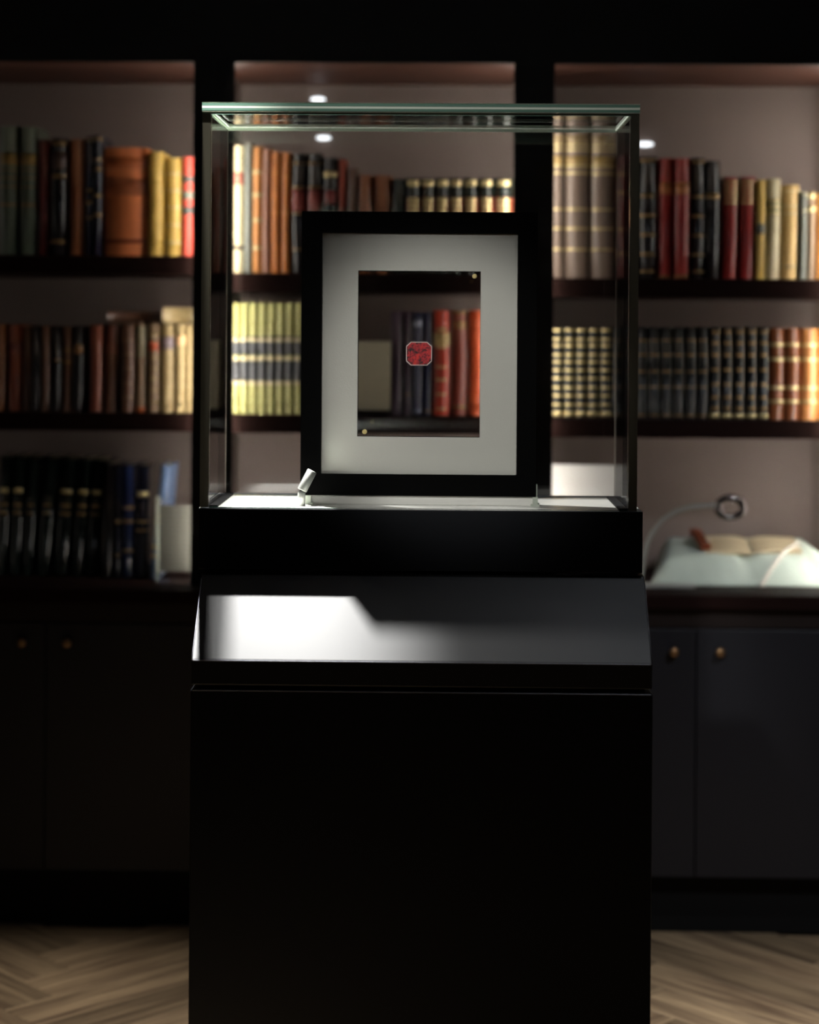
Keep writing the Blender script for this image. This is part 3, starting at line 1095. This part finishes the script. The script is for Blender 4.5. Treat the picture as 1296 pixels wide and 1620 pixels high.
# white ribbon over the right page and cushion front
rb = []
for px, py, yy in ((1204, 936, 4.900), (1209, 920, 4.915), (1219, 903, 4.945), (1240, 890, 5.00), (1266, 872, 5.10)):
    p = P(px, py, yy)
    rb.append((p.x, yy, max(p.z, WT + 0.006) if yy < 4.93 else max(p.z, cz(p.x, yy) + 0.006)))
rbo = tube('ribbon', rb, 0.0065, RIBBON, None, 10, 0.35)
tag(rbo, 'white ribbon draped down the front of the cushion', 'ribbon')

# magnifier on a bent arm
YM_ = 4.915
mg = thing('magnifier_lamp', 'magnifier on a curved metal arm beside the white cushion', 'magnifier', (P(1030, 935, YM_).x, YM_, WT))
tube('arm', [P(x, y, YM_) for x, y in ((1012, 926), (1016, 905), (1019, 880), (1029, 849), (1052, 820), (1085, 804), (1130, 799))], 0.0055, STEEL, mg, 10)
h = P(1156, 803, YM_)
N, M = 28, 10
vs, fs = [], []
for i in range(N):
    a = 2 * PI * i / N
    for k in range(M):
        bb = 2 * PI * k / M
        r = 0.029 + 0.0105 * math.cos(bb)
        vs.append((r * math.cos(a) * 1.12, 0.010 * math.sin(bb), r * math.sin(a) * 0.88))
for i in range(N):
    for k in range(M):
        fs.append((i * M + k, ((i + 1) % N) * M + k, ((i + 1) % N) * M + (k + 1) % M, i * M + (k + 1) % M))
mesh_obj('ring', vs, fs, mat('smoked_chrome', (120, 112, 110), 0.18, 0.9, mottle=0.05, scale=100), mg, h - mg.location, True)
lens = lathe('lens', [(0.002, -0.006), (0.016, -0.004), (0.027, 0.0), (0.016, 0.004), (0.002, 0.006)], GLASS, mg, h - mg.location, 24, (PI / 2, 0, 0))
lens.scale = (1.1, 0.88, 1)
box('stem_collar', P(1124, 799, YM_).x, P(1136, 799, YM_).x, YM_ - 0.006, YM_ + 0.006, h.z + 0.000, h.z + 0.012, STEEL, mg, 0.002)
bx0, bx1 = P(985, 934, 4.878).x, P(1097, 934, 4.878).x
pts = [(bx0, 4.868), (bx1 - 0.012, 4.868)] + [(bx1 - 0.012 + 0.02 * math.sin(k * PI / 8), 4.888 - 0.02 * math.cos(k * PI / 8)) for k in range(1, 8)] + [(bx1 - 0.012, 4.908), (P(1030,935,4.9).x, 4.935), (bx0, 4.935)]
poly_prism('base_plate', pts, 'z', WT, WT + 0.008, STEEL, mg, 0.0015)

# ------------------------------------------------------------------ pedestal
bxl, bxr = P(314.5, 856, YF).x, P(1016.5, 856, YF).x
ZDK = P(660, 806, YF).z
ZBX = P(660, 903, YF).z
lxl, lxr = P(303, 1066, YLIP).x, P(1032, 1066, YLIP).x
ZL1 = P(660, 1047, YLIP).z
ZL0 = P(660, 1087, YLIP).z
ZBD = P(660, 1094, YLIP).z
YPB = YF + 0.315
ped = thing('display_pedestal', 'black display pedestal with sloped reading ledge carrying the glass case', 'pedestal', ((lxl + lxr) / 2, (YLIP + YPB) / 2, 0))
box('plinth_body', lxl - 0.001, lxr + 0.001, YLIP - 0.003, YPB, 0.0, ZBD, BLACKB, ped, 0.0025)
box('shadow_gap', lxl + 0.012, lxr - 0.012, YLIP + 0.012, YPB - 0.01, ZBD, ZL0, BLACKM, ped)
# sloped ledge: a wedge whose top runs down from the box to the lip
pts = [(YLIP, ZL0), (YLIP, ZL1), (YF + 0.004, ZBX - 0.006), (YPB - 0.004, ZBX - 0.006), (YPB - 0.004, ZL0)]
poly_prism('sloped_ledge', pts, 'x', lxl, lxr, BLACK, ped, 0.0018)
box('case_box', bxl, bxr, YF - 0.004, YPB, ZBX, ZDK - 0.0006, BLACKB, ped, 0.0012)
# added pale strips stand in for highlights on the ledge and body edges
box('glint_strip', lxl + 0.002, lxr - 0.002, YLIP - 0.0006, YLIP + 0.0012, ZL1 - 0.0022, ZL1 - 0.0004, GLINT, ped, 0.0004, 1)
box('glint_strip', lxl + 0.002, lxr - 0.002, YLIP - 0.0036, YLIP - 0.0020, ZBD - 0.0020, ZBD - 0.0004, GLINT, ped, 0.0004, 1)
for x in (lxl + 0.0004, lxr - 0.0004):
    tube('glint_strip', [(x, YLIP + 0.002, ZL1 - 0.001), (x, YF - 0.006, ZBX - 0.016)], 0.0009, GLINT, ped, 6)
# white display deck with dark rails left and right
gxl, gxr = P(318, 500, YF).x, P(1010, 500, YF).x
PT = 0.0150         # thickness of a side pane
YG1 = YF + 0.262    # inside of the back pane
box('deck', gxl + PT + 0.016, gxr - PT - 0.016, YF, YG1 + 0.006, ZDK - 0.0006, ZDK + 0.0006, DECK, ped)
for a, b_ in ((gxl + PT + 0.0005, gxl + PT + 0.0155), (gxr - PT - 0.0155, gxr - PT - 0.0005)):
    box('rail', a, b_, YF + 0.010, YG1 - 0.001, ZDK - 0.0006, ZDK + 0.004, BLACKM, ped, 0.0006, 1)
for a, b_ in ((bxl + 0.0015, gxl - 0.0005), (gxr + 0.0005, bxr - 0.0015)):
    box('deck_edge', a, b_, YF - 0.002, YPB - 0.002, ZDK - 0.0006, ZDK + 0.0003, DECK, ped)

# ------------------------------------------------------------------ glass case
ZG = ZDK + 0.0008
ZGT = P(664, 181.5, YF).z
gc = thing('glass_case', 'clear glass box case standing on the black pedestal', 'display case', ((gxl + gxr) / 2, YF + 0.13, ZG))


def pane(name, x0, x1, y0, y1, z0, z1, show, edge):
    """a sheet of glass: clear faces, coloured polished edges"""
    o = box(name, x0, x1, y0, y1, z0, z1, GLASS, gc)
    o.data.materials.append(edge)
    for p in o.data.polygons:
        if any(p.normal.dot(Vector(n)) > 0.5 for n in show):
            p.material_index = 1
    return o


pane('side_pane', gxl, gxl + PT, YF, YG1 + 0.008, ZG, ZGT, [(0, -1, 0)], EDGE2)
pane('side_pane', gxr - PT, gxr, YF, YG1 + 0.008, ZG, ZGT, [(0, -1, 0)], EDGE2)
pane('front_pane', gxl + PT + 0.0004, gxr - PT - 0.0004, YF + 0.0005, YF + 0.0085, ZG, ZGT, [(0, 0, 1), (0, 0, -1)], EDGE)
pane('back_pane', gxl + PT + 0.0004, gxr - PT - 0.0004, YG1, YG1 + 0.008, ZG, ZGT, [(0, 0, -1)], EDGE)
ZT0, ZT2 = P(664, 178.0, YF).z, P(664, 163.2, YF).z
zm = (ZT0 + ZT2) / 2
tp = pane('top_pane', gxl - 0.0006, gxr + 0.0006, YF - 0.001, YG1 + 0.009, ZT0, zm - 0.0022, [(0, -1, 0)], EDGE)
tp = pane('top_pane', gxl - 0.0006, gxr + 0.0006, YF - 0.001, YG1 + 0.009, zm + 0.0022, ZT2, [(0, -1, 0)], EDGE)
b1 = box('interlayer', gxl - 0.0004, gxr + 0.0004, YF - 0.0012, YG1 + 0.009, zm - 0.0021, zm + 0.0021, GLASS, gc)
b1.data.materials.append(SEAL)
for p in b1.data.polygons:
    if p.normal.y < -0.5:
        p.material_index = 1
for z in (ZT0 + 0.0008, ZT2 - 0.0008):
    box('polished_arris', gxl - 0.0006, gxr + 0.0006, YF - 0.0016, YF - 0.0011, z - 0.0008, z + 0.0008, SEAL, gc)
for a in (gxl + PT + 0.0003, gxr - PT - 0.0015):
    box('seal', a, a + 0.0009, YF + 0.0086, YF + 0.0098, ZG + 0.004, ZGT, GLUE, gc)
    box('seal', a, a + 0.0009, YG1 - 0.0014, YG1 - 0.0002, ZG + 0.004, ZGT - 0.003, GLUE, gc)
# glue lines under the top sheet
box('seal', gxl, gxr, YF, YF + 0.0055, ZGT + 0.0002, ZT0 - 0.0004, EDGE2, gc)
box('seal', gxl + PT + 0.001, gxr - PT - 0.001, YG1 - 0.0045, YG1 - 0.0004, ZGT - 0.0025, ZT0 - 0.0004, SEAL, gc)
for a, b_ in ((gxl + PT + 0.0003, gxl + PT + 0.0035), (gxr - PT - 0.0035, gxr - PT - 0.0003)):
    box('seal', a, b_, YF + 0.009, YG1 - 0.005, ZT0 - 0.0045, ZT0 - 0.0004, SEAL, gc)

# ------------------------------------------------------------------ framed stamp
YFR = YF + 0.075
fd = 0.030
A = P(478, 334, YFR)
B = P(848, 786, YFR)
Ai = P(510, 368, YFR)
Bi = P(817, 752, YFR)
Aw = P(567, 428, YFR + 0.006)
Bw = P(759, 692, YFR + 0.006)
fr = thing('picture_frame', 'black picture frame with pale mat and clear window, standing in the glass case', 'frame', ((A.x + B.x) / 2, YFR, ZDK + 0.0006))


def ring(name, x0, x1, z0, z1, xi0, xi1, zi0, zi1, y0, y1, m, parent, bev=0.0):
    bm = bmesh.new()
    o4 = [(x0, z0), (x1, z0), (x1, z1), (x0, z1)]
    i4 = [(xi0, zi0), (xi1, zi0), (xi1, zi1), (xi0, zi1)]
    off = Vector(parent.location)
    V = {}
    for nm, q in (('o', o4), ('i', i4)):
        for k, (x, z) in enumerate(q):
            for yy in (y0, y1):
                V[nm, k, yy] = bm.verts.new((x - off.x, yy - off.y, z - off.z))
    for k in range(4):
        j = (k + 1) % 4
        bm.faces.new((V['o', k, y0], V['o', j, y0], V['i', j, y0], V['i', k, y0]))
        bm.faces.new((V['o', k, y1], V['i', k, y1], V['i', j, y1], V['o', j, y1]))
        bm.faces.new((V['o', k, y0], V['o', k, y1], V['o', j, y1], V['o', j, y0]))
        bm.faces.new((V['i', k, y0], V['i', j, y0], V['i', j, y1], V['i', k, y1]))
    bmesh.ops.recalc_face_normals(bm, faces=bm.faces)
    if bev:
        bmesh.ops.bevel(bm, geom=[e for e in bm.edges if e.calc_face_angle(0) > 0.5], offset=bev, segments=2, affect='EDGES')
    return bm_obj(name, bm, m, parent)


ring('frame_border', A.x, B.x, B.z, A.z, Ai.x, Bi.x, Bi.z, Ai.z, YFR, YFR + fd, FRAMEB, fr, 0.0008)
ring('mat_board', Ai.x - 0.004, Bi.x + 0.004, Bi.z - 0.004, Ai.z + 0.004, Aw.x, Bw.x, Bw.z, Aw.z, YFR + 0.006, YFR + 0.012, MATB, fr)
ring('back_board', Ai.x - 0.004, Bi.x + 0.004, Bi.z - 0.004, Ai.z + 0.004, Aw.x - 0.0004, Bw.x + 0.0004, Bw.z - 0.0004, Aw.z + 0.0004, YFR + 0.0125, YFR + 0.016, FRAMEB, fr)
ring('window_edge', Aw.x, Bw.x, Bw.z, Aw.z, Aw.x + 0.0011, Bw.x - 0.0005, Bw.z + 0.0011, Aw.z - 0.0011, YFR + 0.0062, YFR + 0.012, FRAMEB, fr)
box('window_glass', Aw.x + 0.0012, Bw.x - 0.0006, YFR + 0.0082, YFR + 0.0102, Bw.z + 0.0012, Aw.z - 0.0012, GLASS, fr)
for px, py in ((751, 437), (577, 683)):
    p = P(px, py, YFR + 0.008)
    lathe('pin', [(0.0044, 0), (0.0044, 0.0015), (0.003, 0.0024)], PIN, fr, Vector((p.x, YFR + 0.0081, p.z)) - fr.location, 18, (PI / 2, 0, 0))
box('stand_bar', A.x + 0.006, B.x - 0.004, YFR + 0.006, YFR + 0.024, ZDK + 0.0006, B.z - 0.0005, DECK, fr, 0.001)
for px in (488, 847):
    x = P(px, 790, YFR).x
    bm = bmesh.new()
    add_box(bm, -0.008, 0.008, -0.004, fd + 0.012, 0.0, 0.0035)
    add_box(bm, -0.0045, 0.0045, -0.002, 0.005, 0.0035, B.z - fr.location.z - 0.0006)
    if px > 600:
        add_box(bm, 0.0012, 0.0036, 0.004, 0.012, B.z - fr.location.z - 0.003, B.z - fr.location.z + 0.022)
    bm_obj('foot', bm, SEAL, fr, (x - fr.location.x, 0, 0))

sc_ = P(663, 559.5, YFR + 0.007)
st = thing('stamp', 'small red octagonal stamp with white border, mounted in the middle of the frame window', 'stamp', (sc_.x, YFR + 0.0076, sc_.z))


def octo(w_, h_, cx_, cz_):
    return [(-w_ + cx_, -h_), (w_ - cx_, -h_), (w_, -h_ + cz_), (w_, h_ - cz_), (w_ - cx_, h_), (-w_ + cx_, h_), (-w_, h_ - cz_), (-w_, -h_ + cz_)]


sw, sh = 20.3 / 873, 18.6 / 873
q = [(x + sc_.x, z + sc_.z) for x, z in octo(sw, sh, 0.0085, 0.0078)]
poly_prism('paper_border', q, 'y', YFR + 0.0074, YFR + 0.0081, mat('stamp_border', (214, 196, 190), 0.8, mottle=0.05, scale=300), st)
q = [(x + sc_.x, z + sc_.z) for x, z in octo(sw - 0.0014, sh - 0.0014, 0.0079, 0.0073)]
poly_prism('printed_face', q, 'y', YFR + 0.0071, YFR + 0.0074, STAMPM, st)

# ------------------------------------------------------------------ little swivel lamp in the case
lp = P(477, 802, YF + 0.045)
lamp = thing('case_lamp', 'small aluminium swivel spotlight on the deck at the left of the frame', 'lamp', (lp.x, YF + 0.045, ZDK + 0.0006))
lathe('post', [(0.0070, 0), (0.0070, 0.0225), (0.0064, 0.0235), (0.004, 0.026)], STEEL, lamp, (0, 0, 0), 20)
hr = (R(-8), R(27), 0)
head = lathe('head', [(0.0015, -0.0005), (0.0083, 0.0), (0.0088, 0.001), (0.0088, 0.038), (0.0080, 0.0392), (0.0074, 0.0388), (0.0070, 0.034)], STEEL, lamp, (0.0008, 0, 0.0275), 24, hr)
bm = bmesh.new()
add_box(bm, -0.0028, 0.0028, -0.0022, 0.0022, -0.004, 0.006)
bm_obj('pivot', bm, BLACKM, lamp, (0, 0, 0.0255))
ld = bpy.data.lights.new('case_lamp_light', 'SPOT')
ld.energy = 0.10
ld.spot_size = R(120)
ld.spot_blend = 1.0
ld.shadow_soft_size = 0.006
ld.color = (0.95, 1.0, 0.88)
lo = bpy.data.objects.new('case_lamp_light', ld)
COL.objects.link(lo)
lo.location = Vector(lamp.location) + Vector((0.022, -0.004, 0.072))
lo.rotation_euler = (Vector((0.03, YFR, 1.45)) - lo.location).to_track_quat('-Z', 'Y').to_euler()
print('planks', nplank, 'books', len(BOOKS))
